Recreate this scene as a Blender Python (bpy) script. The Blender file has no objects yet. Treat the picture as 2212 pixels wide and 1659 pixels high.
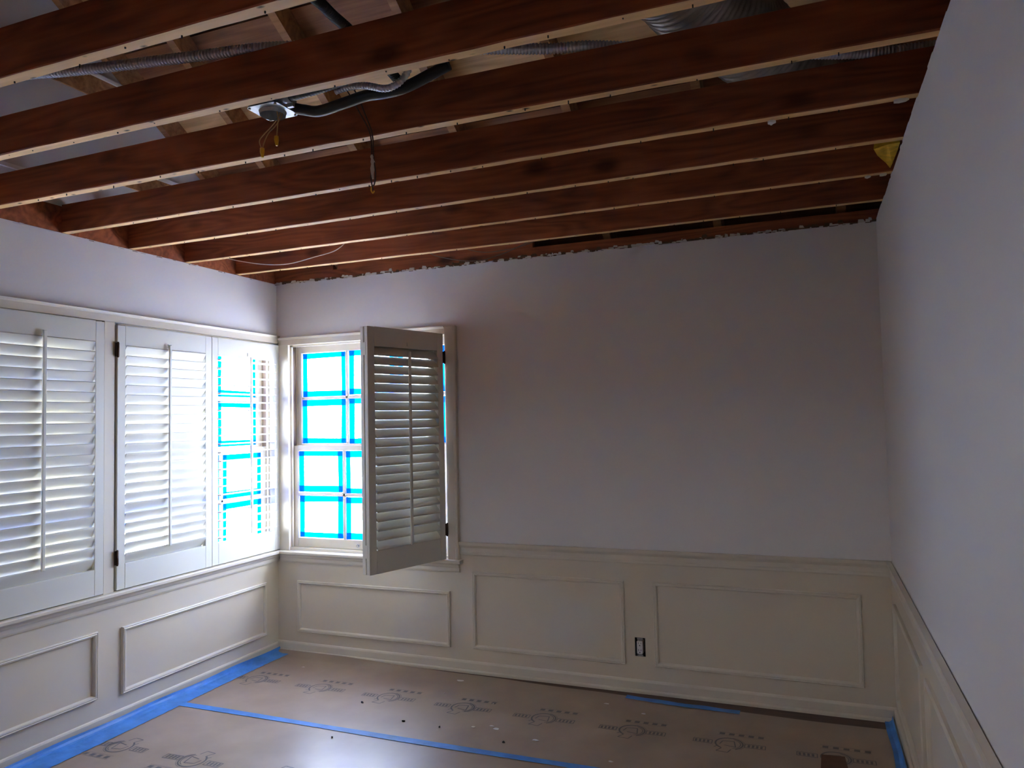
import bpy, bmesh, math, random
from mathutils import Vector, Matrix
S = bpy.context.scene
C = S.collection
R = math.radians
rnd = random.Random(7)

# ------------------------------------------------------------ camera, world, light, exposure
W, H = 3.671, 2.44            # room width, plaster height
YB = -5.3                     # rear wall behind the camera
JB = 2.445                    # underside of the ceiling joists
cam = bpy.data.cameras.new('camera')
cam.sensor_width = 36.0
cam.lens = 1611.0 / 2212.0 * 36.0
cam.clip_start = 0.02
co = bpy.data.objects.new('camera', cam)
C.objects.link(co)
yaw, pitch, roll = 0.379951, 0.047977, -0.020997
fwd = Vector((-math.sin(yaw) * math.cos(pitch), math.cos(yaw) * math.cos(pitch), math.sin(pitch)))
rt0 = Vector((math.cos(yaw), math.sin(yaw), 0))
up0 = rt0.cross(fwd)
rt = rt0 * math.cos(roll) + up0 * math.sin(roll)
up = -rt0 * math.sin(roll) + up0 * math.cos(roll)
m = Matrix((rt, up, -fwd)).transposed().to_4x4()
m.translation = Vector((3.33488, -4.07581, 1.49016))
co.matrix_world = m
S.camera = co

S.view_settings.view_transform = 'Standard'
S.view_settings.look = 'None'
S.view_settings.gamma = 1.0
S.view_settings.use_curve_mapping = False
S.view_settings.exposure = 0.9

wd = bpy.data.worlds.new('overcast_sky')
S.world = wd
wd.use_nodes = True
wn = wd.node_tree.nodes['Background']
wn.inputs['Color'].default_value = (0.78, 0.89, 1.0, 1)
wn.inputs['Strength'].default_value = 15.0


def portal(name, loc, rot, sx, sy):
    l = bpy.data.lights.new(name, 'AREA')
    l.shape = 'RECTANGLE'
    l.size, l.size_y = sx, sy
    l.cycles.is_portal = True
    o = bpy.data.objects.new(name, l)
    o.location, o.rotation_euler = loc, rot
    C.objects.link(o)


portal('window_back_portal', (.685, .17, 1.35), (R(-90), 0, 0), 1.24, 1.42)
portal('window_side_portal', (-.17, -.65, 1.35), (R(90), 0, R(-90)), 1.26, 1.42)
portal('window_left_offscreen', (-.17, -1.97, 1.35), (R(90), 0, R(-90)), 1.26, 1.42)
# high sun over the roof: it lights the pale ground outside and cannot enter these windows
sl_ = bpy.data.lights.new('sun_offscreen', 'SUN')
sl_.energy = 90.0
sl_.angle = R(.6)
sl_.color = (1.0, .94, .82)
so = bpy.data.objects.new('sun_offscreen', sl_)
so.rotation_euler = Vector((-.30, .34, -1)).to_track_quat('-Z', 'Y').to_euler()
C.objects.link(so)
try:
    S.cycles.use_denoising = True
    S.cycles.max_bounces = 10
    S.cycles.diffuse_bounces = 7
    S.cycles.transparent_max_bounces = 16
    S.cycles.adaptive_threshold = .02
    S.cycles.sample_clamp_indirect = 6.0
except Exception:
    pass


# ------------------------------------------------------------ materials
def mat(name, col, rough=.6, metal=0.0, var=0.0, vscale=6.0, bump=0.0, bscale=60.0, spec=.5, stretch=(1, 1, 1)):
    m = bpy.data.materials.new(name)
    m.use_nodes = True
    nt = m.node_tree
    b = nt.nodes['Principled BSDF']
    b.inputs['Base Color'].default_value = (*col, 1)
    b.inputs['Roughness'].default_value = rough
    b.inputs['Metallic'].default_value = metal
    b.inputs['Specular IOR Level'].default_value = spec
    tc = nt.nodes.new('ShaderNodeTexCoord')
    mp = nt.nodes.new('ShaderNodeMapping')
    mp.inputs['Scale'].default_value = stretch
    nt.links.new(tc.outputs['Object'], mp.inputs['Vector'])
    if var:
        n = nt.nodes.new('ShaderNodeTexNoise')
        n.inputs['Scale'].default_value = vscale
        n.inputs['Detail'].default_value = 6
        nt.links.new(mp.outputs[0], n.inputs['Vector'])
        r = nt.nodes.new('ShaderNodeValToRGB')
        r.color_ramp.elements[0].position = .3
        r.color_ramp.elements[1].position = .7
        r.color_ramp.elements[0].color = (*[c * (1 - var) for c in col], 1)
        r.color_ramp.elements[1].color = (*[min(1, c * (1 + var * .6)) for c in col], 1)
        nt.links.new(n.outputs['Fac'], r.inputs['Fac'])
        nt.links.new(r.outputs['Color'], b.inputs['Base Color'])
    if bump:
        n2 = nt.nodes.new('ShaderNodeTexNoise')
        n2.inputs['Scale'].default_value = bscale
        n2.inputs['Detail'].default_value = 4
        nt.links.new(mp.outputs[0], n2.inputs['Vector'])
        bp = nt.nodes.new('ShaderNodeBump')
        bp.inputs['Strength'].default_value = bump
        bp.inputs['Distance'].default_value = .004
        nt.links.new(n2.outputs['Fac'], bp.inputs['Height'])
        nt.links.new(bp.outputs[0], b.inputs['Normal'])
    return m


def wood(name, dark, light, rough=.65, grain=22.0, spots=0.0, knots=.35):
    """old sawn timber: grain runs along the object's X; every object gets its own figure"""
    m = bpy.data.materials.new(name)
    m.use_nodes = True
    nt = m.node_tree
    L = nt.links.new
    b = nt.nodes['Principled BSDF']
    b.inputs['Roughness'].default_value = rough
    b.inputs['Specular IOR Level'].default_value = .3
    tc = nt.nodes.new('ShaderNodeTexCoord')
    oi = nt.nodes.new('ShaderNodeObjectInfo')
    mul = nt.nodes.new('ShaderNodeMath')
    mul.operation = 'MULTIPLY'
    mul.inputs[1].default_value = 37.0
    L(oi.outputs['Random'], mul.inputs[0])
    add = nt.nodes.new('ShaderNodeVectorMath')
    L(tc.outputs['Object'], add.inputs[0])
    cmb = nt.nodes.new('ShaderNodeCombineXYZ')
    L(mul.outputs[0], cmb.inputs[0])
    L(mul.outputs[0], cmb.inputs[2])
    L(cmb.outputs[0], add.inputs[1])
    mp = nt.nodes.new('ShaderNodeMapping')
    mp.inputs['Scale'].default_value = (.55, 4.0, 4.0)
    L(add.outputs[0], mp.inputs['Vector'])
    # figure: rings bent by slow noise
    n0 = nt.nodes.new('ShaderNodeTexNoise')
    n0.inputs['Scale'].default_value = 1.5
    n0.inputs['Detail'].default_value = 2
    L(mp.outputs[0], n0.inputs['Vector'])
    m1 = nt.nodes.new('ShaderNodeMath')
    m1.operation = 'MULTIPLY'
    m1.inputs[1].default_value = grain
    L(n0.outputs['Fac'], m1.inputs[0])
    fr = nt.nodes.new('ShaderNodeMath')
    fr.operation = 'PINGPONG'
    fr.inputs[1].default_value = 1.0
    L(m1.outputs[0], fr.inputs[0])
    # fine fibres
    mp2 = nt.nodes.new('ShaderNodeMapping')
    mp2.inputs['Scale'].default_value = (3.0, 70.0, 70.0)
    L(add.outputs[0], mp2.inputs['Vector'])
    n1 = nt.nodes.new('ShaderNodeTexNoise')
    n1.inputs['Scale'].default_value = 1.0
    n1.inputs['Detail'].default_value = 5
    L(mp2.outputs[0], n1.inputs['Vector'])
    # slow staining
    n2 = nt.nodes.new('ShaderNodeTexNoise')
    n2.inputs['Scale'].default_value = 3.2
    n2.inputs['Detail'].default_value = 3
    mp3 = nt.nodes.new('ShaderNodeMapping')
    mp3.inputs['Scale'].default_value = (.5, 1.6, 1.6)
    L(add.outputs[0], mp3.inputs['Vector'])
    L(mp3.outputs[0], n2.inputs['Vector'])
    s1 = nt.nodes.new('ShaderNodeMath')
    s1.operation = 'MULTIPLY_ADD'
    s1.inputs[1].default_value = .22
    L(fr.outputs[0], s1.inputs[0])
    s2 = nt.nodes.new('ShaderNodeMath')
    s2.operation = 'MULTIPLY_ADD'
    s2.inputs[1].default_value = .45
    L(n1.outputs['Fac'], s2.inputs[0])
    s3 = nt.nodes.new('ShaderNodeMath')
    s3.operation = 'MULTIPLY'
    s3.inputs[1].default_value = .65
    L(n2.outputs['Fac'], s3.inputs[0])
    L(s3.outputs[0], s2.inputs[2])
    L(s2.outputs[0], s1.inputs[2])
    r = nt.nodes.new('ShaderNodeValToRGB')
    r.color_ramp.elements[0].position = .38
    r.color_ramp.elements[1].position = .85
    r.color_ramp.elements[0].color = (*dark, 1)
    r.color_ramp.elements[1].color = (*light, 1)
    L(s1.outputs[0], r.inputs['Fac'])
    out = r.outputs['Color']

    def blotch(scale, sx, sy, size, colour, amount, src):
        v = nt.nodes.new('ShaderNodeTexVoronoi')
        v.inputs['Scale'].default_value = scale
        mpv = nt.nodes.new('ShaderNodeMapping')
        mpv.inputs['Scale'].default_value = (sx, sy, sy)
        L(add.outputs[0], mpv.inputs['Vector'])
        L(mpv.outputs[0], v.inputs['Vector'])
        rr = nt.nodes.new('ShaderNodeValToRGB')
        rr.color_ramp.elements[0].position = size * .35
        rr.color_ramp.elements[1].position = size
        rr.color_ramp.elements[0].color = (amount,) * 3 + (1,)
        rr.color_ramp.elements[1].color = (0, 0, 0, 1)
        L(v.outputs['Distance'], rr.inputs['Fac'])
        mx = nt.nodes.new('ShaderNodeMix')
        mx.data_type = 'RGBA'
        L(rr.outputs['Color'], mx.inputs['Factor'])
        L(src, mx.inputs['A'])
        mx.inputs['B'].default_value = (*colour, 1)
        return mx.outputs['Result']
    if knots:
        out = blotch(2.6, 1.0, 2.0, .2, [c * .3 for c in dark], knots, out)
    if spots:
        out = blotch(11, 1.0, 2.2, .17, (.03, .02, .012), spots, out)
    L(out, b.inputs['Base Color'])
    bp = nt.nodes.new('ShaderNodeBump')
    bp.inputs['Strength'].default_value = .35
    bp.inputs['Distance'].default_value = .002
    L(n1.outputs['Fac'], bp.inputs['Height'])
    L(bp.outputs[0], b.inputs['Normal'])
    return m


def two_tone(name, base, patch, scale, lo, hi, rough, bump=.15, bscale=35, spec=.5):
    m = mat(name, base, rough, bump=bump, bscale=bscale, spec=spec)
    nt = m.node_tree
    b = nt.nodes['Principled BSDF']
    tc = nt.nodes.new('ShaderNodeTexCoord')
    n = nt.nodes.new('ShaderNodeTexNoise')
    n.inputs['Scale'].default_value = scale
    n.inputs['Detail'].default_value = 5
    nt.links.new(tc.outputs['Object'], n.inputs['Vector'])
    r = nt.nodes.new('ShaderNodeValToRGB')
    r.color_ramp.elements[0].position, r.color_ramp.elements[1].position = lo, hi
    r.color_ramp.elements[0].color = (*base, 1)
    r.color_ramp.elements[1].color = (*patch, 1)
    nt.links.new(n.outputs['Fac'], r.inputs['Fac'])
    nt.links.new(r.outputs['Color'], b.inputs['Base Color'])
    return m


def film(name, col, trans, haze, gloss=.04, rough=.05):
    """thin sheet: part clear, part light-scattering"""
    m = bpy.data.materials.new(name)
    m.use_nodes = True
    nt = m.node_tree
    nt.nodes.clear()
    L = nt.links.new
    out = nt.nodes.new('ShaderNodeOutputMaterial')
    t = nt.nodes.new('ShaderNodeBsdfTransparent')
    t.inputs['Color'].default_value = (*col, 1)
    tl = nt.nodes.new('ShaderNodeBsdfTranslucent')
    tl.inputs['Color'].default_value = (*col, 1)
    df = nt.nodes.new('ShaderNodeBsdfDiffuse')
    df.inputs['Color'].default_value = (*col, 1)
    g = nt.nodes.new('ShaderNodeBsdfGlossy')
    g.inputs['Roughness'].default_value = rough
    a = nt.nodes.new('ShaderNodeMixShader')
    a.inputs[0].default_value = .35
    L(tl.outputs[0], a.inputs[1])
    L(df.outputs[0], a.inputs[2])
    b = nt.nodes.new('ShaderNodeMixShader')
    b.inputs[0].default_value = haze
    L(t.outputs[0], b.inputs[1])
    L(a.outputs[0], b.inputs[2])
    c = nt.nodes.new('ShaderNodeMixShader')
    c.inputs[0].default_value = gloss
    L(b.outputs[0], c.inputs[1])
    L(g.outputs[0], c.inputs[2])
    L(c.outputs[0], out.inputs[0])
    return m


M = {}
M['paint'] = two_tone('wall_paint_pale_grey', (.75, .725, .715), (.78, .75, .735), 1.3, .35, .7, .62, bump=.10, bscale=45)
M['cream'] = mat('trim_paint_cream', (.68, .61, .50), .38, var=.05, vscale=2.5, bump=.04, bscale=25)
M['wains'] = two_tone('wainscot_paint_cream', (.66, .575, .45), (.63, .58, .52), 1.6, .5, .72, .5, bump=.08, bscale=40)
M['shut'] = mat('shutter_paint_white', (.68, .655, .575), .4, bump=.03, bscale=30)
M['joist'] = wood('old_joist_fir', (.13, .036, .018), (.38, .115, .050), .55, grain=24, knots=.75)
M['under'] = wood('joist_underside_fir', (.60, .35, .15), (.92, .60, .29), .6, grain=8, spots=.95, knots=.2)
M['raft'] = wood('rafter_fir', (.16, .07, .035), (.46, .25, .12), .7, grain=14, knots=.4)
M['plank'] = wood('roof_plank_pine', (.40, .24, .11), (.85, .58, .30), .7, grain=9, knots=.3)
M['plankd'] = wood('roof_plank_dark', (.10, .04, .02), (.34, .16, .08), .7, grain=9, knots=.3)
M['roofing'] = mat('roofing_felt', (.012, .011, .011), .9)
M['gyp'] = mat('gable_board_pale', (.60, .60, .63), .7, var=.06, vscale=2)
M['white'] = mat('white_lath', (.82, .82, .84), .6)
M['dust'] = mat('plaster_crumb_white', (.72, .68, .62), .9, bump=.6, bscale=90)
M['dirt'] = mat('plaster_crumb_brown', (.13, .075, .045), .9, bump=.6, bscale=90)
M['oak'] = mat('floor_board_dark', (.085, .035, .02), .45, var=.4, vscale=5, stretch=(1, 8, 1))
M['paper'] = two_tone('floor_paper_kraft', (.31, .225, .165), (.38, .285, .22), 3.2, .42, .68, .34, bump=.12, bscale=6, spec=1.0)
M['print'] = mat('print_ink_grey', (.115, .11, .12), .42)
M['tape'] = mat('blue_painter_tape', (.06, .25, .68), .5, var=.25, vscale=9, bump=.3, bscale=45)
M['tapeglass'] = film('blue_tape_on_glass', (.0, .40, 1.0), 0, .86, .0)
M['tapeglass2'] = film('blue_tape_doubled', (.02, .10, .62), 0, .92, .0)
M['glass'] = film('pane_with_masking_film', (.97, .985, 1.0), 0, .12, .03)
M['galv'] = mat('galvanised_steel', (.46, .47, .48), .45, .7, var=.25, vscale=40)
M['flexs'] = mat('flex_conduit_steel', (.58, .60, .66), .36, .55)
M['flexb'] = mat('flex_conduit_dark', (.035, .033, .032), .5, .4)
M['slotshade'] = mat('slot_shade_dark', (.02, .02, .02), .8)  # near-black colour stands in for the shade inside the outlet slots
M['plasticbox'] = mat('outlet_box_black_plastic', (.04, .04, .042), .6)
M['wirey'] = mat('wire_tan', (.45, .27, .09), .5)
M['nut'] = mat('wire_connector_yellow', (.72, .42, .02), .4)
M['wireb'] = mat('wire_brown', (.075, .04, .03), .6)
M['wirew'] = mat('wire_white', (.55, .47, .42), .5)
M['wireg'] = mat('wire_grey', (.16, .13, .11), .6)
M['bronze'] = mat('hinge_bronze', (.06, .032, .022), .35, .8)
M['track'] = mat('sash_track_dark', (.13, .085, .06), .55, var=.3, vscale=8, stretch=(1, 1, .2))
M['plast'] = mat('receptacle_plastic', (.70, .66, .63), .35)
M['insul'] = mat('insulation_yellow', (.78, .47, .03), .95, var=.3, vscale=30, bump=1.0, bscale=70)
M['duct'] = mat('duct_silver_film', (.34, .30, .27), .34, .55, var=.3, vscale=14, bump=.6, bscale=30)
M['grass'] = mat('pale_gravel', (.52, .50, .44), .9, var=.3, vscale=3)
M['leaf'] = mat('hedge_leaf', (.20, .28, .10), .7, var=.4, vscale=4)
M['pave'] = mat('patio_pale', (.62, .60, .56), .8, var=.1, vscale=2)
M['card'] = mat('cardboard_brown', (.13, .058, .034), .75, var=.2, vscale=20)
M['flake'] = mat('paint_flake_white', (.80, .79, .78), .6)
M['grit'] = mat('grit_dark', (.03, .028, .028), .8)
M['brick'] = mat('exterior_siding', (.55, .52, .47), .8)


# ------------------------------------------------------------ mesh builder
class MB:
    def __init__(s):
        s.v, s.f, s.m, s.sm = [], [], [], []

    def poly(s, pts, faces, mi=0, smooth=False):
        k = len(s.v)
        s.v += [tuple(p) for p in pts]
        for f in faces:
            s.f.append([k + i for i in f])
            s.m.append(mi)
            s.sm.append(smooth)
        return s

    def box(s, x0, x1, y0, y1, z0, z1, mi=0, bev=0.0):
        x0, x1 = sorted((x0, x1))
        y0, y1 = sorted((y0, y1))
        z0, z1 = sorted((z0, z1))
        if bev <= 0:
            p = [(x, y, z) for z in (z0, z1) for y in (y0, y1) for x in (x0, x1)]
            return s.poly(p, [(0, 2, 3, 1), (4, 5, 7, 6), (0, 1, 5, 4), (2, 6, 7, 3), (0, 4, 6, 2), (1, 3, 7, 5)], mi)
        bm = bmesh.new()
        bmesh.ops.create_cube(bm, size=1.0)
        for v in bm.verts:
            v.co = ((x0 + x1) / 2 + v.co.x * (x1 - x0), (y0 + y1) / 2 + v.co.y * (y1 - y0), (z0 + z1) / 2 + v.co.z * (z1 - z0))
        bev = min(bev, .45 * min(x1 - x0, y1 - y0, z1 - z0))
        bmesh.ops.bevel(bm, geom=bm.edges[:], offset=bev, segments=1, profile=.5, affect='EDGES')
        bm.verts.index_update()
        s.poly([v.co[:] for v in bm.verts], [[v.index for v in f.verts] for f in bm.faces], mi)
        bm.free()
        return s

    def prism(s, prof, a, b, fn, mi=0, smooth=False, caps=True):
        """profile (list of 2d points) swept from a to b; fn(p, q, t) -> xyz"""
        n = len(prof)
        pts = [fn(p, q, a) for p, q in prof] + [fn(p, q, b) for p, q in prof]
        fs = [(i, (i + 1) % n, n + (i + 1) % n, n + i) for i in range(n)]
        s.poly(pts, fs, mi, smooth)
        if caps:
            s.poly(pts, [list(range(n))[::-1], list(range(n, 2 * n))], mi)
        return s

    def tube(s, path, rad, seg=10, mi=0, smooth=True, closed=False):
        P = [Vector(p) for p in path]
        rads = rad if isinstance(rad, (list, tuple)) else [rad] * len(P)
        k = len(s.v)
        nrm = None
        for i, p in enumerate(P):
            t = (P[min(i + 1, len(P) - 1)] - P[max(i - 1, 0)]).normalized()
            if nrm is None:
                nrm = t.orthogonal().normalized()
            nrm = (nrm - t * nrm.dot(t)).normalized()
            bi = t.cross(nrm)
            for j in range(seg):
                a = 2 * math.pi * j / seg
                s.v.append(tuple(p + (nrm * math.cos(a) + bi * math.sin(a)) * rads[i]))
        for i in range(len(P) - 1):
            for j in range(seg):
                a, b = k + i * seg + j, k + i * seg + (j + 1) % seg
                s.f.append([a, b, b + seg, a + seg])
                s.m.append(mi)
                s.sm.append(smooth)
        s.f.append([k + j for j in range(seg)][::-1])
        s.f.append([k + (len(P) - 1) * seg + j for j in range(seg)])
        s.m += [mi, mi]
        s.sm += [False, False]
        return s

    def mesh(s, name, mats, off=(0, 0, 0)):
        me = bpy.data.meshes.new(name)
        me.from_pydata([(x - off[0], y - off[1], z - off[2]) for x, y, z in s.v], [], s.f)
        for q in (mats if isinstance(mats, (list, tuple)) else [mats]):
            me.materials.append(M[q])
        me.polygons.foreach_set('material_index', s.m)
        me.polygons.foreach_set('use_smooth', s.sm)
        bm = bmesh.new()
        bm.from_mesh(me)
        bmesh.ops.recalc_face_normals(bm, faces=bm.faces)
        bm.to_mesh(me)
        bm.free()
        return me


ORG = {}


def link(o, parent=None):
    C.objects.link(o)
    if parent is not None:
        o.parent = parent
    return o


def part(name, mb, mats, parent=None, label=None, kind=None):
    """mesh in world coordinates, moved into its parent's frame (parents carry no rotation)"""
    off = ORG.get(parent.name, Vector()) if parent is not None else Vector()
    o = bpy.data.objects.new(name, mb.mesh(name, mats, off))
    link(o, parent)
    ORG[o.name] = off
    if label:
        o['label'] = label
    if kind:
        o['kind'] = kind
    return o


def thing(name, label, cat, loc, group=None):
    o = bpy.data.objects.new(name, None)
    o.empty_display_size = .05
    o.location = loc
    o['label'], o['category'] = label, cat
    if group:
        o['group'] = group
    ORG[link(o).name] = Vector(loc)
    return o


def single(name, mb, mats, label, cat, loc, group=None):
    o = bpy.data.objects.new(name, mb.mesh(name, mats, loc))
    o.location = loc
    o['label'], o['category'] = label, cat
    if group:
        o['group'] = group
    ORG[link(o).name] = Vector(loc)
    return o


def struct(name, mb, mats):
    o = part(name, mb, mats)
    o['kind'] = 'structure'
    return o


def struct_root(name, loc=(0, 0, 0)):
    o = bpy.data.objects.new(name, None)
    o.empty_display_size = .05
    o.location = loc
    o['kind'] = 'structure'
    ORG[link(o).name] = Vector(loc)
    return o


def spline(pts, n=12):
    P = [Vector(p) for p in pts]
    out = []
    for i in range(len(P) - 1):
        p0, p1, p2, p3 = P[max(i - 1, 0)], P[i], P[i + 1], P[min(i + 2, len(P) - 1)]
        for k in range(n):
            t = k / n
            out.append(.5 * ((2 * p1) + (p2 - p0) * t + (2 * p0 - 5 * p1 + 4 * p2 - p3) * t * t + (3 * p1 - p0 - 3 * p2 + p3) * t ** 3))
    out.append(P[-1])
    return out


def resample(P, step):
    out, acc = [P[0]], 0.0
    for a, b in zip(P, P[1:]):
        d = (b - a).length
        if d < 1e-9:
            continue
        pos = step - acc
        while pos <= d:
            out.append(a.lerp(b, pos / d))
            pos += step
        acc = (acc + d) % step if pos - step <= d else acc
        acc = d - (pos - step)
    return out


def ridged(pts, rad, pitch=.0105, depth=.0036, seg=14):
    P = resample(spline(pts, 24), pitch / 4)
    rads = [rad - depth * (0, .25, 1, .25)[i % 4] for i in range(len(P))]
    return MB().tube(P, rads, seg)


# ------------------------------------------------------------ room shell
def wall_with_hole(mb, axis, at0, at1, u0, u1, z0, z1, holes, mi=0):
    """slab wall: axis 'x' spans y=u, axis 'y' spans x=u; holes = [(a, b, c, d)]"""
    us = sorted({u0, u1, *[h[0] for h in holes], *[h[1] for h in holes]})
    zs = sorted({z0, z1, *[h[2] for h in holes], *[h[3] for h in holes]})
    for a, b in zip(us, us[1:]):
        for c, d in zip(zs, zs[1:]):
            um, zm = (a + b) / 2, (c + d) / 2
            if any(h[0] < um < h[1] and h[2] < zm < h[3] for h in holes):
                continue
            if axis == 'y':
                mb.box(a, b, at0, at1, c, d, mi)
            else:
                mb.box(at0, at1, a, b, c, d, mi)
    return mb


ZS, ZT = .66, 2.035           # window opening bottom and top
WB = (.085, 1.285)            # back window opening, x
WL1 = (-1.255, -.045)         # side windows, y
WL2 = (-2.64, -1.365)
DR = (-3.72, -3.04)           # added unseen doorway in the right wall, made for light, since closed, y
WR = (.9, 3.0)                # added unseen opening in the rear wall, made to admit light, x

part_floor = struct('floor', MB().box(-.16, W + .16, YB - .16, .16, -.12, 0), 'oak')
wb = MB()
OX, OZ = 2.427, .243          # outlet centre
OH = (OX - .029, OX + .029, OZ - .050, OZ + .050)
wall_with_hole(wb, 'y', 0, .16, -.16, W + .16, 0, H, [(*WB, ZS, ZT), OH])
wall_back = struct('wall_back', wb, 'paint')
wl = MB()
wall_with_hole(wl, 'x', -.16, 0, YB - .16, 0, 0, H, [(*WL1, ZS, ZT), (*WL2, ZS, ZT)])
wall_left = struct('wall_left', wl, 'paint')
wr = MB()
wall_with_hole(wr, 'x', W, W + .16, YB - .16, 0, 0, H, [(*DR, 0, 2.06)])
wall_right = struct('wall_right', wr, 'paint')
wq = MB()
wall_with_hole(wq, 'y', YB - .16, YB, 0, W, 0, H, [(*WR, 0, 2.4)])
wall_rear = struct('wall_rear', wq, 'paint')

# added unseen hall beyond the opening, made for a light since removed
hb_ = MB()
hb_.box(-.16, W + .16, YB - 2.4, YB - 2.3, 0, 2.5)
hb_.box(-.16, 0, YB - 2.4, YB - .16, 0, 2.5)
hb_.box(W, W + .16, YB - 2.4, YB - .16, 0, 2.5)
hb_.box(-.16, W + .16, YB - 2.4, YB - .16, 2.4, 2.5)
hb_.box(-.16, W + .16, YB - 2.4, YB - .16, -.12, 0)
struct('wall_hall_added', hb_, 'cream')

# wainscot (painted lower wall), a thin skin proud of the plaster
RZ = .767
ws = MB()
wall_with_hole(ws, 'y', -.006, 0, 0, W, 0, .60, [OH])
ws.box(1.345, W, -.006, 0, .60, RZ - .01)
struct('trim_1', ws, 'wains')
ws = MB().box(0, .006, YB, 0, 0, .60)
struct('trim_2', ws, 'wains')
ws = MB().box(W - .006, W, DR[1] + .06, 0, 0, RZ - .01).box(W - .006, W, YB, DR[0] - .06, 0, RZ - .01)
struct('trim_3', ws, 'wains')

# chair rail (moulded profile: out, up)
RAIL = [(0, 0), (.008, 0), (.011, .006), (.011, .016), (.007, .022), (.007, .044), (.013, .052), (.019, .060), (.021, .070), (.021, .077), (0, .077)]
Y0 = lambda p, q, t: (t, -.004 - p, .690 + q)
struct('trim_4', MB().prism(RAIL, 1.346, W - .001, Y0), 'cream')
struct('trim_5', MB().prism(RAIL, DR[1] + .06, 0, lambda p, q, t: (W - .004 - p, t, .690 + q)), 'cream')

# baseboards with shoe moulding
BASE = [(0, 0), (.020, 0), (.020, .012), (.016, .018), (.012, .020), (.012, .058), (.009, .066), (.004, .070), (0, .070)]
bb = struct('baseboard_back', MB().prism(BASE, 0, W, lambda p, q, t: (t, -.005 - p, q)), 'cream')
struct('baseboard_left', MB().prism(BASE, YB, 0, lambda p, q, t: (.005 + p, t, q * .85)), 'cream')
struct('baseboard_right', MB().prism(BASE, DR[1] + .06, 0, lambda p, q, t: (W - .005 - p, t, q)), 'cream')

# picture-frame mouldings: four mitred strips each
PM = [(0, 0), (0, .011), (.004, .015), (.008, .013), (.012, .0155), (.018, .0135), (.022, .006), (.0235, 0)]


def panel(name, u0, u1, z0, z1, fn):
    root = struct_root(name, fn((u0 + u1) / 2, 0, (z0 + z1) / 2))
    cs = [(u0, z0, 1, 1), (u1, z0, -1, 1), (u1, z1, -1, -1), (u0, z1, 1, -1)]
    for i in range(4):
        a, b = cs[i], cs[(i + 1) % 4]
        n = len(PM)
        pts = [fn(a[0] + a[2] * p, .0055 + q, a[1] + a[3] * p) for p, q in PM] + [fn(b[0] + b[2] * p, .0055 + q, b[1] + b[3] * p) for p, q in PM]
        mb = MB().poly(pts, [(k, (k + 1) % n, n + (k + 1) % n, n + k) for k in range(n)] + [list(range(n)), list(range(n, 2 * n))[::-1]])
        part('moulding_strip', mb, 'cream', root)


fb = lambda u, d, z: (u, -d, z)
fl = lambda u, d, z: (d, u, z)
fr_ = lambda u, d, z: (W - d, u, z)
panel('trim_6', .168, 1.281, .138, .468, fb)
panel('trim_7', 1.430, 2.345, .144, .595, fb)
panel('trim_8', 2.507, 3.530, .148, .598, fb)
panel('trim_9', -1.222, -.129, .132, .470, fl)
panel('trim_10', -2.46, -1.364, .155, .485, fl)
panel('trim_11', -1.085, -.172, .148, .600, fr_)
panel('trim_12', -2.14, -1.215, .148, .600, fr_)

dc = MB()
for a in (DR[0] - .06, DR[1]):
    dc.box(W - .022, W, a, a + .06, 0, 2.12, bev=.002)
dc.box(W - .022, W, DR[0], DR[1], 2.06, 2.12, bev=.002)
struct('trim_13', dc, 'cream')  # casing of the added doorway, out of view
struct('added_door_1', MB().box(W + .02, W + .06, DR[0], DR[1], 0, 2.06, bev=.002), 'cream')  # added slab that shuts daylight out of the invented doorway

# window surrounds --------------------------------------------------
CAP = [(0, 0), (.020, 0), (.020, .036), (.026, .042), (.030, .050), (0, .050)]
struct('trim_14', MB().prism(CAP, -2.76, 0, lambda p, q, t: (p, t, 2.036 + q)), 'cream')
struct('trim_15', MB().box(0, .022, -1.342, -1.280, ZS, 2.036, bev=.002), 'cream')
struct('trim_16', MB().box(0, .022, -2.76, -2.675, ZS, 2.036, bev=.002), 'cream')
SILL = [(0, 0), (.052, 0), (.056, .004), (.056, .016), (.050, .021), (0, .021)]
APR = [(0, 0), (.010, 0), (.014, .010), (.014, .028), (.020, .034), (.024, .048), (.030, .056), (0, .056)]
sl = MB().prism(SILL, -2.80, -.0005, lambda p, q, t: (p, t, .640 + q))
sl.prism(APR, -2.78, -.0005, lambda p, q, t: (.004 + p, t, .584 + q))
struct('trim_17', sl, 'cream')
sl = MB().prism(SILL, .058, 1.372, lambda p, q, t: (t, -p, .640 + q))
sl.prism(APR, .036, 1.350, lambda p, q, t: (t, -.004 - p, .584 + q))
struct('trim_18', sl, 'cream')
cs = MB().prism(CAP, .030, 1.2748, lambda p, q, t: (t, -p, 2.020 + q))
struct('trim_19', cs, 'cream')
cs = MB()
cs.box(1.275, 1.332, -.020, 0, ZS, 2.070, bev=.002)
cs.box(1.332, 1.352, -.030, 0, ZS, 2.070, bev=.003)
struct('trim_20', cs, 'cream')
cs = MB()
cs.box(.023, .105, -.016, 0, ZS, 2.021, bev=.002)
struct('trim_21', cs, 'cream')


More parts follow.
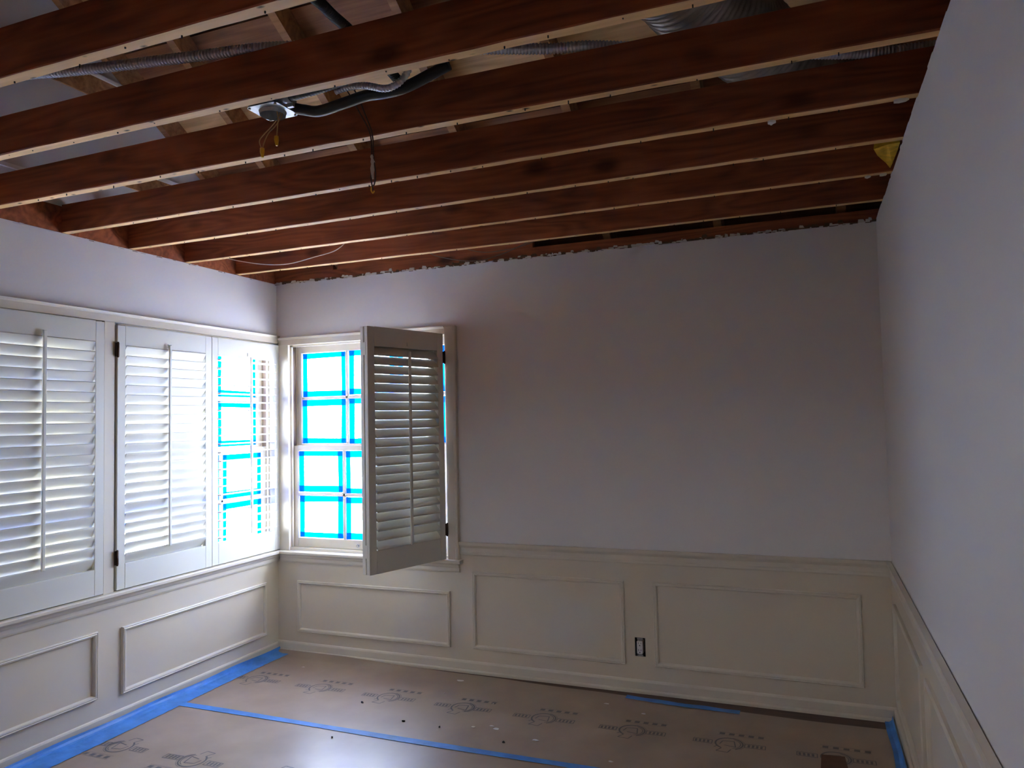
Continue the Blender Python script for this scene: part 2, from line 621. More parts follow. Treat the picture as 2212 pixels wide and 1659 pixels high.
# windows: double hung, three panes wide, two rows in each sash ------
def window(name, u0, u1, fn, inner=None, taped=True):
    """fn(u, depth outwards, z) -> xyz"""
    root = struct_root(name, fn((u0 + u1) / 2, .08, ZS))

    def bx(mb, a, b, d0, d1, z0, z1, mi=0, bev=0.0):
        p, q = fn(a, d0, z0), fn(b, d1, z1)
        return mb.box(p[0], q[0], p[1], q[1], p[2], q[2], mi, bev)
    f = MB()
    bx(f, u0 - .001, u0 + .012, .0, .155, ZS, ZT)
    bx(f, u1 - .012, u1 + .001, .0, .155, ZS, ZT)
    bx(f, u0, u1, .0, .155, ZT - .014, ZT)
    bx(f, u0, u1, .0, .17, ZS - .001, ZS + .018)
    part('frame', f, 'cream', root)
    # stops and dark sash tracks
    st = MB()
    for a, s in ((u0 + .012, 1), (u1 - .012, -1)):
        bx(st, a, a + s * .012, .018, .032, ZS + .018, ZT - .014)
    bx(st, u0 + .012, u1 - .012, .018, .032, ZT - .026, ZT - .014)
    part('stop_moulding', st, 'cream', root)
    for a, s in ((u0 + .012, 1), (u1 - .012, -1)):
        tr = MB()
        bx(tr, a, a + s * .003, .034, .075, 1.345, ZT - .014)
        part('sash_track', tr, 'track', root)
    zm = 1.335
    for d0, z0, z1, rails in ((.078, zm - .012, ZT - .014, (.052, .034)), (.036, ZS + .018, zm + .012, (.034, .060))):
        a, b = u0 + .016, u1 - .016
        top, bot = rails
        stile = .040
        sm = MB()
        for ua, ub in ((a, a + stile), (b - stile, b)):
            bx(sm, ua, ub, d0, d0 + .034, z0, z1, bev=.002)
        bx(sm, a + stile, b - stile, d0, d0 + .034, z1 - top, z1, bev=.002)
        bx(sm, a + stile, b - stile, d0, d0 + .034, z0, z0 + bot, bev=.002)
        sash = part('sash', sm, 'cream', root)
        ga, gb, gz0, gz1 = a + stile, b - stile, z0 + bot, z1 - top
        mun = .022
        pw, ph = (gb - ga - 2 * mun) / 3, (gz1 - gz0 - mun) / 2
        for i in (1, 2):
            mm = MB()
            ua = ga + i * pw + (i - 1) * mun
            bx(mm, ua, ua + mun, d0 + .004, d0 + .030, gz0, gz1, bev=.004)
            part('muntin', mm, 'cream', sash)
        mm = MB()
        bx(mm, ga, gb, d0 + .004, d0 + .030, gz0 + ph, gz0 + ph + mun, bev=.004)
        part('muntin', mm, 'cream', sash)
        for r in range(2):
            for c in range(3):
                pa, pb = ga + c * (pw + mun), ga + c * (pw + mun) + pw
                pz0 = gz0 + r * (ph + mun)
                pz1 = pz0 + ph
                g = MB()
                bx(g, pa - .003, pb + .003, d0 + .016, d0 + .0175, pz0 - .003, pz1 + .003)
                part('pane', g, 'glass', sash)
                if not taped:
                    continue
                T = .038
                j = lambda k: rnd.uniform(-k, k)
                e = lambda q: max(-.001, .001 + j(.003))
                ta, tb, tz0, tz1 = pa + e(0), pb - e(0), pz0 + e(0), pz1 - e(0)
                quads = [
                    [(ta, tz0), (ta + T + j(.004), tz0), (ta + T + j(.006), tz1), (ta, tz1)],
                    [(tb - T + j(.006), tz0), (tb, tz0), (tb, tz1), (tb - T + j(.004), tz1)],
                    [(ta, tz0), (tb, tz0), (tb, tz0 + T + j(.006)), (ta, tz0 + T + j(.006))],
                    [(ta, tz1 - T + j(.006)), (tb, tz1 - T + j(.006)), (tb, tz1), (ta, tz1)]]
                for qi, q in enumerate(quads):
                    dd = d0 + (.0150 if qi < 2 else .0144)
                    mb = MB()
                    p1 = [fn(u, dd, z) for u, z in q]
                    p2 = [fn(u, dd + .0003, z) for u, z in q]
                    mb.poly(p1 + p2, [(0, 1, 2, 3), (7, 6, 5, 4), (0, 4, 5, 1), (1, 5, 6, 2), (2, 6, 7, 3), (3, 7, 4, 0)])
                    part('tape_strip', mb, 'tapeglass', sash)
    return root


w1 = window('window_1', *WB, lambda u, d, z: (u, d, z))
w2 = window('window_2', *WL1, lambda u, d, z: (-d, u, z))
w3 = window('window_3', *WL2, lambda u, d, z: (-d, u, z))
# sash lift screw eye on the lower sash of the back window
kb = MB().tube([(.615, .036, .706), (.615, .026, .706)], .005, 8)
kb.tube([(.615 + .009 * math.cos(a), .020, .706 + .009 * math.sin(a)) for a in [i * math.pi / 8 for i in range(17)]], .0028, 6)
part('sash_lift', kb, 'galv', w1)

# ------------------------------------------------------------ louvred shutters
SH = ZT - .012 - .666
PITCH_N = 22


def ellipse(w, t, n=12):
    return [(w / 2 * math.cos(2 * math.pi * i / n), t / 2 * math.sin(2 * math.pi * i / n)) for i in range(n)]


def louver_mesh(L):
    return MB().prism(ellipse(.070, .0092), 0, L, lambda p, q, t: (t, p, q), smooth=True).mesh('louver', 'shut')


LM = {}


def shutter(label, loc, rotz, w, h, tilt, hinges, group=None, flip=1, notch=True, rod=True):
    """local x along the width, local -y the side with the tilt rod, z up; tilt > 0 lifts the rod-side edge"""
    root = thing('plantation_shutter', label, 'shutter', loc, group)
    root.rotation_euler = (0, 0, rotz)
    ORG[root.name] = Vector()
    T = .028
    st, tr, br = .050, .108, .128
    for a, b in ((0, st), (w - st, w)):
        part('stile', MB().box(a, b, -T / 2, T / 2, 0, h, bev=.002), 'shut', root)
    if notch:
        n0, n1, q0, q1 = w / 2 - .003, w / 2 + .003, h - tr + .012, h - tr + .034
        tp = MB().box(st, n0, -T / 2, T / 2, h - tr, h).box(n1, w - st, -T / 2, T / 2, h - tr, h)
        tp.box(n0, n1, -T / 2, T / 2, h - tr, q0).box(n0, n1, -T / 2, T / 2, q1, h)
    else:
        tp = MB().box(st, w - st, -T / 2, T / 2, h - tr, h, bev=.0015)
    part('top_rail', tp, 'shut', root)
    part('bottom_rail', MB().box(st, w - st, -T / 2, T / 2, 0, br, bev=.0015), 'shut', root)
    L = w - 2 * st - .004
    key = round(L, 4)
    if key not in LM:
        LM[key] = louver_mesh(L)
    z0, z1 = br, h - tr
    n = PITCH_N
    dz = (z1 - z0) / n
    for i in range(n):
        o = bpy.data.objects.new('louver', LM[key])
        link(o, root)
        o.location = (st + .002, 0, z0 + dz * (i + .5))
        o.rotation_euler = (-tilt + R(rnd.uniform(-1.6, 1.6)), 0, 0)
    if rod:
        # the rod hangs from the rod-side edges of the louvers
        yy = -.030 * math.cos(tilt) - .008
        zz = .030 * math.sin(tilt)
        part('tilt_rod', MB().box(w / 2 - .009, w / 2 + .009, yy - .012, yy, z0 + .02 + zz, z1 + .004 + zz, bev=.003), 'shut', root)
    if notch:
        part('rod_notch', MB().box(n0, n1, -T / 2 + .009, T / 2, q0, q1), 'shut', root)
    for hx, hz in hinges:
        hb = MB().box(hx - .010, hx + .010, -T / 2 - .004, -T / 2 + .004, hz - .036, hz + .036, bev=.001)
        hb.tube([(hx, -T / 2 - .005, hz - .040), (hx, -T / 2 - .005, hz + .040)], .0045, 8)
        part('hinge', hb, 'bronze', root, label='dark bronze butt hinge')
    return root


ZH = .666
hh = SH
XF = .016                      # mid-thickness of the closed shutters, from the wall
# rotz = +90deg: local x -> +y, local -y -> +x (room side)
g = 'closed shutters along the side wall'
shutter('white louvred shutter with its slats shut tight, beside the mullion', (XF, -2.000, ZH), R(90), .652, hh + .006, R(67), [])
shutter('white louvred shutter with its slats shut, next to the shut one by the mullion', (XF, -2.656, ZH), R(90), .652, hh + .006, R(67), [], notch=False)
shutter('white louvred shutter with half tilted slats glowing yellow and bronze hinges by the mullion', (XF, -1.272, ZH), R(90), .652, hh, R(57), [(.0, 1.228), (.0, .164)])
shutter('white louvred shutter in the wall corner with its slats open flat', (XF, -.618, ZH), R(90), .606, hh, R(2), [])

# bi-fold pair on the back window, swung into the room about the casing on its far side
hx, hy = 1.274, -.032
fx, fy = 1.092, -.586
dv = Vector((hx - fx, hy - fy, 0))
wid = dv.length
ang = math.atan2(dv.y, dv.x)   # local x runs from the free edge to the hinge; local -y faces the room's far side
dv.normalize()
nrm = Vector((dv.y, -dv.x, 0))  # room side normal (local -y)
base = Vector((fx, fy, 0)) - nrm * .014
shutter('open white louvred shutter leaf standing out from the taped window, bronze hinges on its casing', (base.x, base.y, .664), ang, wid, hh + .002, R(-47), [(wid + .004, 1.214), (wid + .004, .176)])
base2 = base - nrm * .034
l2 = shutter('second leaf of the open shutter, folded flat behind the hinged leaf towards the window', (base2.x, base2.y, .664), ang, wid - .02, hh + .002, R(-47), [], rod=False, notch=False)
for z in (.09, 1.20):
    part('fold_hinge', MB().box(-.0012, .004, -.0335, -.004, z, z + .07), 'shut', l2)

# ------------------------------------------------------------ ceiling: exposed joists
ceil = struct_root('ceiling', (W / 2, -2, JB))
JH = .138


def joist(y, seed):
    r = random.Random(seed)
    mb = MB()
    n = 44
    t = .040
    x0, x1 = -.06, W + .25
    sect = [(0, .003), (.003, 0), (t - .003, 0), (t, .003), (t, JH), (0, JH)]
    ph = [r.uniform(0, 6.28) for _ in range(4)]
    rings = []
    for i in range(n + 1):
        x = x0 + (x1 - x0) * i / n
        dy = .004 * math.sin(x * 1.1 + ph[0]) + r.uniform(-.0007, .0007)
        dzb = .003 * math.sin(x * .9 + ph[1])
        ring = []
        for (a, b) in sect:
            ring.append((x, y + a + dy + (r.uniform(-.0009, .0009) if b < .01 else 0), JB + b + dzb + (r.uniform(-.0008, .0008) if b < .01 else .003 * math.sin(x * 2 + ph[2]))))
        rings.append(ring)
    pts = [p for ring in rings for p in ring]
    k = len(sect)
    fs, ms = [], []
    for i in range(n):
        for j in range(k):
            a, b = i * k + j, i * k + (j + 1) % k
            mb.poly([], [])
            mb.f.append([a, b, b + k, a + k])
            mb.m.append(1 if j == 1 else 0)
            mb.sm.append(False)
    mb.v = pts
    mb.f += [list(range(k)), [n * k + j for j in range(k)]]
    mb.m += [0, 0]
    mb.sm += [False, False]
    # object frame: give each joist its own origin so the grain runs along it
    o = part('ceiling_joist', mb, ['joist', 'under'], ceil)
    return o


JY = [-.385, -.795, -1.185, -1.565, -1.975, -2.368, -2.742, -3.13, -3.52, -3.91, -4.30, -4.69, -5.08]
joists = [joist(y, 11 + i) for i, y in enumerate(JY)]
# nail stubs and plaster crumbs left on the undersides
for i, j in enumerate(joists[:7]):
    r = random.Random(90 + i)
    nm = MB()
    x = .2
    while x < 3.4:
        x += r.uniform(.10, .26)
        yy = JY[i] + r.uniform(.010, .030)
        nm.box(x, x + .003, yy, yy + .003, JB - .003 - r.uniform(0, .006), JB + .004)
    part('nail_stub', nm, 'grit', j, kind='stuff')
for (x, y, l, k) in ((3.627, -1.545, .045, 3), (3.251, -1.535, .026, 3), (3.585, -.768, .026, 1), (3.640, -.774, .030, 1), (3.25, -1.522, .012, 3)):
    cb = MB()
    r = random.Random(int(x * 1000))
    pts = []
    for a in range(7):
        an = a / 7 * 6.283
        pts.append((x + l / 2 * math.cos(an) * r.uniform(.8, 1.1), y + .012 * math.sin(an) * r.uniform(.7, 1.1)))
    n = len(pts)
    P = [(a, b, JB + .001) for a, b in pts] + [(a, b, JB - .006 * r.uniform(.6, 1.3)) for a, b in pts]
    cb.poly(P, [(i, (i + 1) % n, n + (i + 1) % n, n + i) for i in range(n)] + [list(range(n)), list(range(n, 2 * n))])
    part('plaster_crumb', cb, 'dust', joists[k])

# blocking, plates and rims above the walls
part('top_plate', MB().box(0, W + .2, -.012, .10, H, H + .055), 'joist', ceil)
part('rim_board', MB().box(-.02, -.002, -4.5, 0, H, JB + .125), 'joist', ceil)
part('blocking_board', MB().box(0, .47, -.014, .02, H + .055, 2.68), 'joist', ceil)
part('blocking_board', MB().box(.50, 1.32, -.010, .02, H + .055, 2.68), 'joist', ceil)
part('blocking_board', MB().box(1.32, 1.86, -.014, .02, H + .055, 2.68), 'joist', ceil)
part('side_plate', MB().box(W + .01, W + .12, YB, 0, H, H + .004), 'joist', ceil)

# ------------------------------------------------------------ roof over the attic
SL, Z0 = .637, 2.53
roof = struct_root('roof', (W / 2, -2, 3.2))
RX0, RX1, RY0, RY1 = -.02, 5.6, -4.6, .45
ca = 1 / math.sqrt(1 + SL * SL)


def slope_box(mb, x0, x1, y0, y1, n0, n1, mi=0):
    """box lying in the roof slope; n0, n1 heights normal to the slope"""
    def pt(x, y, n):
        return (x, y + n * SL * ca, Z0 - SL * y + n * ca)
    p = [pt(x, y, n) for n in (n0, n1) for y in (y0, y1) for x in (x0, x1)]
    return mb.poly(p, [(0, 2, 3, 1), (4, 5, 7, 6), (0, 1, 5, 4), (2, 6, 7, 3), (0, 4, 6, 2), (1, 3, 7, 5)], mi)


for x in (-.005, .445, 1.065, 1.665, 2.275, 2.885, 3.495, 4.1, 4.7):
    part('rafter', slope_box(MB(), x, x + .042, RY0, RY1, 0, .12), 'raft', roof)
y = RY1
k = 0
while y > RY0:
    wv = rnd.uniform(.125, .15)
    part('roof_plank', slope_box(MB(), RX0 - .1, RX1, y - wv, y, .12 + rnd.uniform(0, .003), .14), 'plankd' if k % 4 == 2 else 'plank', roof)
    y -= wv + rnd.uniform(.012, .028)
    k += 1
part('roofing_felt', slope_box(MB(), -.6, RX1 + .3, RY0 - .1, RY1 + .1, .142, .19), 'roofing', roof)
# gable wall above the side wall: pale boards under the roof slope, with timber nailers
zt = lambda y: Z0 - SL * y + .14
gb = MB()
ys = [0.0, -4.6]
prof = [(-.0, 2.57), (-.0, zt(0)), (-4.6, zt(-4.6)), (-4.6, 2.57)]
gb.prism([(a, b) for a, b in prof], -.14, -.001, lambda p, q, t: (t, p, q))
gable = struct('wall_gable', gb, 'gyp')
part('nailer_board', MB().box(-.001, .010, -2.4, -1.0, 3.178, 3.282), 'raft', gable)
part('white_lath', MB().box(-.001, .016, -2.3, -1.0, 3.284, 3.303), 'white', gable)
part('nailer_board', MB().box(-.001, .010, -1.36, -.60, 2.770, 2.862), 'raft', gable)
part('white_lath', MB().box(-.001, .016, -1.30, -.55, 2.864, 2.884), 'white', gable)
part('white_lath', MB().box(-.001, .014, -2.3, -1.745, 2.680, 2.697), 'white', gable)
# dark closing of the rest of the attic (out of the light)
at = MB()
at.box(RX1, RX1 + .05, RY0, RY1 + .2, 2.3, 5.6)
at.box(-.14, RX1, RY0 - .05, RY0, 2.44, 5.8)
at.box(W + .16, RX1, RY0, .5, H - .06, H - .02)
at.box(-.14, RX1, .44, .50, 2.2, 2.9)
at.box(-.14, RX1, .16, .46, H - .08, H - .04)
at.box(-.16, W + .16, YB - .16, RY0, 2.60, 2.66)
struct('wall_attic', at, 'raft')

# ragged plaster along the wall tops --------------------------------
def crumbs(name, fn, length, seed, hmax, parent, thick=.012, gap=.0):
    r = random.Random(seed)
    mb = MB()
    u = 0.0
    while u < length:
        l = r.uniform(.008, .045)
        h = r.uniform(.15, 1.0) * hmax
        mi = 0 if r.random() < .62 else 1
        d = r.uniform(.3, 1.0) * thick
        z = H - .006 + (r.uniform(0, .6) * hmax if r.random() < .35 else 0)
        q = [(u, 0, z), (u + l, 0, z), (u + l, d, z), (u, d, z)]
        q2 = [(u + r.uniform(0, .3) * l, 0, z + h), (u + l * r.uniform(.7, 1), 0, z + h * r.uniform(.6, 1)), (u + l * r.uniform(.7, .95), d * .8, z + h * r.uniform(.6, 1)), (u + r.uniform(.05, .3) * l, d * .7, z + h * .9)]
        mb.poly([fn(*p) for p in q + q2], [(0, 3, 2, 1), (4, 5, 6, 7), (0, 1, 5, 4), (1, 2, 6, 5), (2, 3, 7, 6), (3, 0, 4, 7)], mi)
        if r.random() < .8:
            z2 = H - r.uniform(.001, .009)
            l2, h2 = r.uniform(.006, .03), r.uniform(.003, .010)
            a = [(u, -.001, z2), (u + l2, -.001, z2), (u + l2, .004, z2), (u, .004, z2)]
            b = [(p, q_, s + h2) for p, q_, s in a]
            mb.poly([fn(*p) for p in a + b], [(0, 3, 2, 1), (4, 5, 6, 7), (0, 1, 5, 4), (1, 2, 6, 5), (2, 3, 7, 6), (3, 0, 4, 7)], 1)
        u += l * r.uniform(.5, 1.05)
    part(name, mb, ['dust', 'dirt'], parent, kind='stuff')


crumbs('plaster_crumbs', lambda u, d, z: (u, -.010 - d, z), W, 3, .020, wall_back)
crumbs('plaster_crumbs', lambda u, d, z: (-.006 + d * .6, -u, z), 3.6, 4, .010, wall_left)
r5 = random.Random(5)
tm = MB()
u = 0
while u < 4.2:
    l = r5.uniform(.03, .12)
    h = r5.uniform(.0, .012)
    tm.box(W + .0005, W + .02, -u - l, -u, H - .001, H + h)
    u += l
part('torn_edge', tm, 'paint', wall_right, kind='stuff')

# ------------------------------------------------------------ floor covering
def sheet(name, x0, x1, yb, yn, label, seed):
    """kraft sheet with a wavering back edge"""
    mb = MB()
    n, mrows = 72, 8
    vs = []
    for i in range(n + 1):
        x = x0 + (x1 - x0) * i / n
        e = yb(x)
        for j in range(mrows + 1):
            t = j / mrows
            t = 1 - (1 - t) ** 2.2
            y = yn + (e - yn) * t
            z = .0025
            if yb(0) > -.2:
                lift = max(0, 1 - max(0, (-y) - .0) / .07) * max(0, min(1, (1.05 - x) / .5))
                z += .030 * lift ** 1.5
            vs.append((x, y, z))
    k = mrows + 1
    top = [(i * k + j, (i + 1) * k + j, (i + 1) * k + j + 1, i * k + j + 1) for i in range(n) for j in range(mrows)]
    mb.poly(vs, top, 0, True)
    edge = [i * k + mrows for i in range(n + 1)]
    mb.poly([vs[i] for i in edge] + [(vs[i][0], vs[i][1], max(.0003, vs[i][2] - .0018)) for i in edge], [(i, i + 1, n + 2 + i, n + 1 + i) for i in range(n)])
    return single(name, mb, 'paper', label, 'floor paper', ((x0 + x1) / 2, (yb((x0 + x1) / 2) + yn) / 2, 0))


def back_edge(x):
    if x < 1.0:
        return -.027
    g = -.027 - .05 * min(1, (x - 1.0) / 1.2) - .045 * max(0, min(1, (x - 2.2) / .8))
    return g + .004 * math.sin(x * 9)


p1 = sheet('floor_paper', .028, 3.625, back_edge, -.962, 'printed brown kraft floor paper between the seam tape and the window wall', 1)
p2 = sheet('floor_paper', .028, 3.64, lambda x: -.9605, -1.92, 'printed brown kraft floor paper on the room side of the seam tape', 2)
p3 = sheet('floor_paper', .028, 3.64, lambda x: -1.921, -5.27, 'wide brown kraft floor paper running to the rear wall', 3)


def emblem_mesh():
    mb = MB()

    def quad(pts):
        mb.poly([(x, y, 0) for x, y in pts], [(0, 1, 2, 3)])

    def bar(x0, y0, x1, y1, w):
        dx, dy = x1 - x0, y1 - y0
        l = math.hypot(dx, dy)
        nx, ny = -dy / l * w / 2, dx / l * w / 2
        quad([(x0 - nx, y0 - ny), (x1 - nx, y1 - ny), (x1 + nx, y1 + ny), (x0 + nx, y0 + ny)])

    def arc(r0, r1, a0, a1, n=26):
        for i in range(n):
            a, b = a0 + (a1 - a0) * i / n, a0 + (a1 - a0) * (i + 1) / n
            quad([(r0 * math.cos(a), r0 * math.sin(a)), (r1 * math.cos(a), r1 * math.sin(a)), (r1 * math.cos(b), r1 * math.sin(b)), (r0 * math.cos(b), r0 * math.sin(b))])
    arc(.056, .064, R(-60), R(240))
    arc(.048, .052, R(-70), R(70))
    arc(.068, .070, R(-47), R(80))
    # side ribbons: outline, end cap and letter-like hatching
    for s, a, b in ((-1, .075, .158), (1, .068, .156)):
        for yy in (-.020, .018):
            bar(s * a, yy, s * b, yy + .002, .0045)
        bar(s * b, -.020, s * b, .020, .004)
        bar(s * a, -.020, s * a, .018, .004)
        for q in range(4):
            xx = a + .012 + q * .018
            quad([(s * xx, -.014), (s * (xx + .010), -.014), (s * (xx + .011), .013), (s * (xx + .001), .013)])
    # lower tab
    for (x0, y0, x1, y1) in ((-.03, -.055, -.05, -.088), (-.05, -.088, .0, -.094), (.0, -.094, .012, -.060), (-.045, -.03, -.062, -.05), (-.02, -.02, .03, -.03), (.03, -.03, .02, .03), (-.03, .022, .02, .03), (-.03, .022, -.04, -.012)):
        bar(x0, y0, x1, y1, .005)
    # row of blocks above
    for q in range(5):
        x = -.052 + q * .043
        quad([(x, .094), (x + .024, .094), (x + .026, .116), (x + .002, .116)])
    bar(-.062, .087, .15, .087, .0018)
    bar(-.060, .122, .152, .122, .0018)
    return mb.mesh('printed_emblem', 'print')


em = emblem_mesh()


def stamp(sheet_o, x, y, rot):
    o = bpy.data.objects.new('printed_emblem', em)
    link(o, sheet_o)
    b = ORG[sheet_o.name]
    o.location = (x - b.x, y - b.y, .0032)
    o.rotation_euler = (0, 0, rot)


for i in range(8):
    stamp(p1, .262 + .4455 * i, -.513, R(1))
for i in range(7):
    stamp(p2, .276 + .440 * i, -1.458, R(181))


# tapes
def ribbon(name, path, label, thick=.0004, z=.0042, mats='tape', wob=.0, seed=0):
    """flat strip: list of (x_a, y_a, x_b, y_b) cross pairs"""
    r = random.Random(seed)
    mb = MB()
    n = len(path)
    A = []
    for (xa, ya, xb, yb) in path:
        for t in (0, .33, .66, 1):
            A.append((xa + (xb - xa) * t, ya + (yb - ya) * t, z + r.uniform(0, wob)))
    k = 4
    B = [(x, y, zz + thick) for x, y, zz in A]
    N = len(A)
    f = []
    for i in range(n - 1):
        for j in range(k - 1):
            a = i * k + j
            f += [(a, a + 1, a + k + 1, a + k), (N + a, N + a + k, N + a + k + 1, N + a + 1)]
        f += [(i * k, i * k + k, N + i * k + k, N + i * k), (i * k + k - 1, N + i * k + k - 1, N + i * k + 2 * k - 1, i * k + 2 * k - 1)]
    f += [(0, N, N + 1, 1), (1, N + 1, N + 2, 2), (2, N + 2, N + 3, 3)]
    mb.poly(A + B, f, 0, False)
    return single(name, mb, mats, label, 'tape', (path[n // 2][0], path[n // 2][1], z))


pth = []
for i in range(61):
    x = .12 + (3.5 - .12) * i / 60
    w_ = .045 + .004 * math.sin(x * 5)
    yc = -.958 + .003 * math.sin(x * 3)
    pth.append((x, yc - w_ / 2, x, yc + w_ / 2))
ribbon('masking_tape', pth, 'long straight blue tape sealing the seam across the brown paper', seed=4, wob=.0004)
pth = []
for i in range(31):
    x = 2.365 + (2.95 - 2.365) * i / 30
    e = back_edge(x)
    pth.append((x, e - .040, x, e + .006 + .003 * math.sin(x * 30)))
ribbon('masking_tape', pth, 'short blue tape on the paper edge below the wall outlet', seed=5, wob=.001)

# tape along the side wall: climbs the shoe moulding, then lies on the paper, wrinkled
r6 = random.Random(6)
mb = MB()
n = 150
sec_n = 9
V = []
for i in range(n + 1):
    y = -.012 - (2.55) * i / n
    wdt = .105 + .03 * min(1, i / n * 1.5) + .008 * math.sin(y * 3.1) + r6.uniform(-.002, .002)
    a = .006 * math.sin(y * 17 + math.sin(y * 7) * 2)
    fold = max(0, math.sin(y * 5.3 + 1.2)) ** 6
    ring = [(.0262, .030 + .003 * math.sin(y * 11)), (.0300, .020), (.036 + a * .3, .011), (.046 + a * .5, .0065 + .004 * fold), (.060 + a, .0045 + .008 * fold), (.074 + a, .0046 + .002 * fold), (.088, .0045 + .001 * math.sin(y * 23)), (.028 + wdt * .85, .0042), (.028 + wdt, .0040)]
    V += [(x, y, z + r6.uniform(0, .0008)) for x, z in ring]
N = len(V)
mb.v = V + [(x + .0004, y, z + .0005) for x, y, z in V]
for i in range(n):
    for j in range(sec_n - 1):
        a = i * sec_n + j
        for q in ([a, a + 1, a + sec_n + 1, a + sec_n], [N + a, N + a + sec_n, N + a + sec_n + 1, N + a + 1]):
            mb.f.append(q)
            mb.m.append(0)
            mb.sm.append(False)
single('masking_tape', mb, 'tape', 'wide wrinkled blue tape running along the foot of the shuttered wall', 'tape', (.08, -1.2, .004))
# tape along the right wall foot
mb = MB()
n = 70
V = []
for i in range(n + 1):
    y = -.012 - 2.2 * i / n
    a = .003 * math.sin(y * 13)
    ring = [(W - .0262, .032 + .004 * math.sin(y * 9)), (W - .031, .014), (W - .042 + a, .006 + .002 * math.sin(y * 31)), (W - .060 + a, .0045)]
    V += [(x, y, z) for x, z in ring]
N = len(V)
mb.v = V + [(x - .0004, y, z + .0005) for x, y, z in V]
for i in range(n):
    for j in range(3):
        a = i * 4 + j
        for q in ([a, a + 1, a + 5, a + 4], [N + a, N + a + 4, N + a + 5, N + a + 1]):
            mb.f.append(q)
            mb.m.append(0)
            mb.sm.append(False)
single('masking_tape', mb, 'tape', 'dark blue tape climbing the baseboard of the windowless side wall', 'tape', (W - .045, -1.0, .004))

# cardboard scrap over the last emblem, flakes and grit
cbm = MB()
cbm.poly([(3.318, -.640, .0036), (3.425, -.610, .0036), (3.416, -.489, .0036), (3.322, -.498, .0036), (3.318, -.640, .0052), (3.425, -.610, .0052), (3.416, -.489, .0052), (3.322, -.498, .0052)],
         [(0, 1, 2, 3), (7, 6, 5, 4), (0, 4, 5, 1), (1, 5, 6, 2), (2, 6, 7, 3), (3, 7, 4, 0)])
single('cardboard_scrap', cbm, 'card', 'dark brown scrap stuck over a printed emblem by the bare corner', 'cardboard', (3.37, -.56, .0036))


def flake(x, y, s, label, mats, group, cat, h=.0015):
    r = random.Random(int(x * 997 + y * 131))
    n = 7
    pts = [(x + s * math.cos(i / n * 6.283) * r.uniform(.6, 1.2), y + s * .6 * math.sin(i / n * 6.283) * r.uniform(.5, 1.2)) for i in range(n)]
    P = [(a, b, .0032) for a, b in pts] + [(a, b, .0032 + h * r.uniform(.5, 1.6)) for a, b in pts]
    mb = MB().poly(P, [(i, (i + 1) % n, n + (i + 1) % n, n + i) for i in range(n)] + [list(range(n))[::-1], list(range(n, 2 * n))])
    single('paint_flake' if mats == 'flake' else 'grit_crumb', mb, mats, label, cat, (x, y, .0032), group)


FG = 'paint flakes on the floor paper'
for x, y, s, lab in (
        (1.412, -.158, .022, 'largest pale paint flake, lying near the baseboard under the open shutter'),
        (.39, -.249, .012, 'small white paint flake near the shuttered wall corner'),
        (1.754, -.722, .014, 'one of three white flakes clustered between the emblem row and seam tape'),
        (1.836, -.683, .014, 'one of three white flakes clustered between the emblem row and seam tape'),
        (1.87, -.706, .020, 'one of three white flakes clustered between the emblem row and seam tape'),
        (2.094, -.766, .016, 'single white paint flake near the seam tape, apart from the cluster of three'),
        (2.474, -.862, .011, 'small white paint flake almost touching the long seam tape'),
        (2.291, -.23, .016, 'white paint flake beside the short tape under the outlet'),
        (1.732, -.418, .008, 'speck of white paint between two printed emblems'),
        (2.50, -.30, .012, 'white paint flake just off the short tape towards the emblem row'),
        (1.415, -.363, .006, 'tiny white speck between the baseboard flake and the emblem row')):
    flake(x, y, s, lab, 'flake', FG, 'flake')
for x, y, s in ((1.062, -.63, .008), (1.398, -.773, .009), (1.963, -.837, .010), (1.17, -1.051, .006), (1.60, -.78, .005)):
    flake(x, y, s, 'tiny dark crumb of grit lying on the floor paper', 'grit', 'dark grit on the floor paper', 'grit', h=.005)

# ------------------------------------------------------------ electrical outlet without its cover
ox, oz = 2.427, .243
ot = thing('electrical_outlet', 'uncovered white duplex outlet in a dark wall opening between panel mouldings', 'outlet', (ox, -.006, oz))
rr = MB()
rr.box(OH[0], OH[0] + .002, -.004, .065, OH[2], OH[3])
rr.box(OH[1] - .002, OH[1], -.004, .065, OH[2], OH[3])
rr.box(OH[0], OH[1], -.004, .065, OH[2], OH[2] + .002)
rr.box(OH[0], OH[1], -.004, .065, OH[3] - .002, OH[3])
rr.box(OH[0], OH[1], .063, .065, OH[2], OH[3])
part('wall_opening', rr, 'plasticbox', ot)
f = part('receptacle', MB().box(ox - .0165, ox + .0165, -.018, .028, oz - .034, oz + .034, bev=.003), 'plast', ot)
for s in (1, -1):
    c = oz + s * .0185
    part('slot', MB().box(ox - .0075, ox - .0053, -.0185, -.017, c, c + .010), 'slotshade', f)  # dark insert, not cut: the slot's shade is put into its colour
    part('slot', MB().box(ox + .0053, ox + .0075, -.0185, -.017, c + .001, c + .009), 'slotshade', f)
    part('ground_hole', MB().tube([(ox, -.0185, c - .0075), (ox, -.017, c - .0075)], .003, 10), 'slotshade', f)  # also a dark insert with the hole's shade as its colour
    yk = MB()
    z1 = oz + s * .044
    yk.box(ox - .007, ox + .007, -.010, -.0066, min(oz + s * .034, z1), max(oz + s * .034, z1))
    yk.box(ox - .016, ox + .016, -.010, -.0066, z1 - .006, z1 + .006, bev=.002)
    for q in (-1, 1):
        yk.tube([(ox + q * .011, -.0112, z1), (ox + q * .011, -.010, z1)], .003, 8)
    part('mounting_yoke', yk, 'galv', ot)

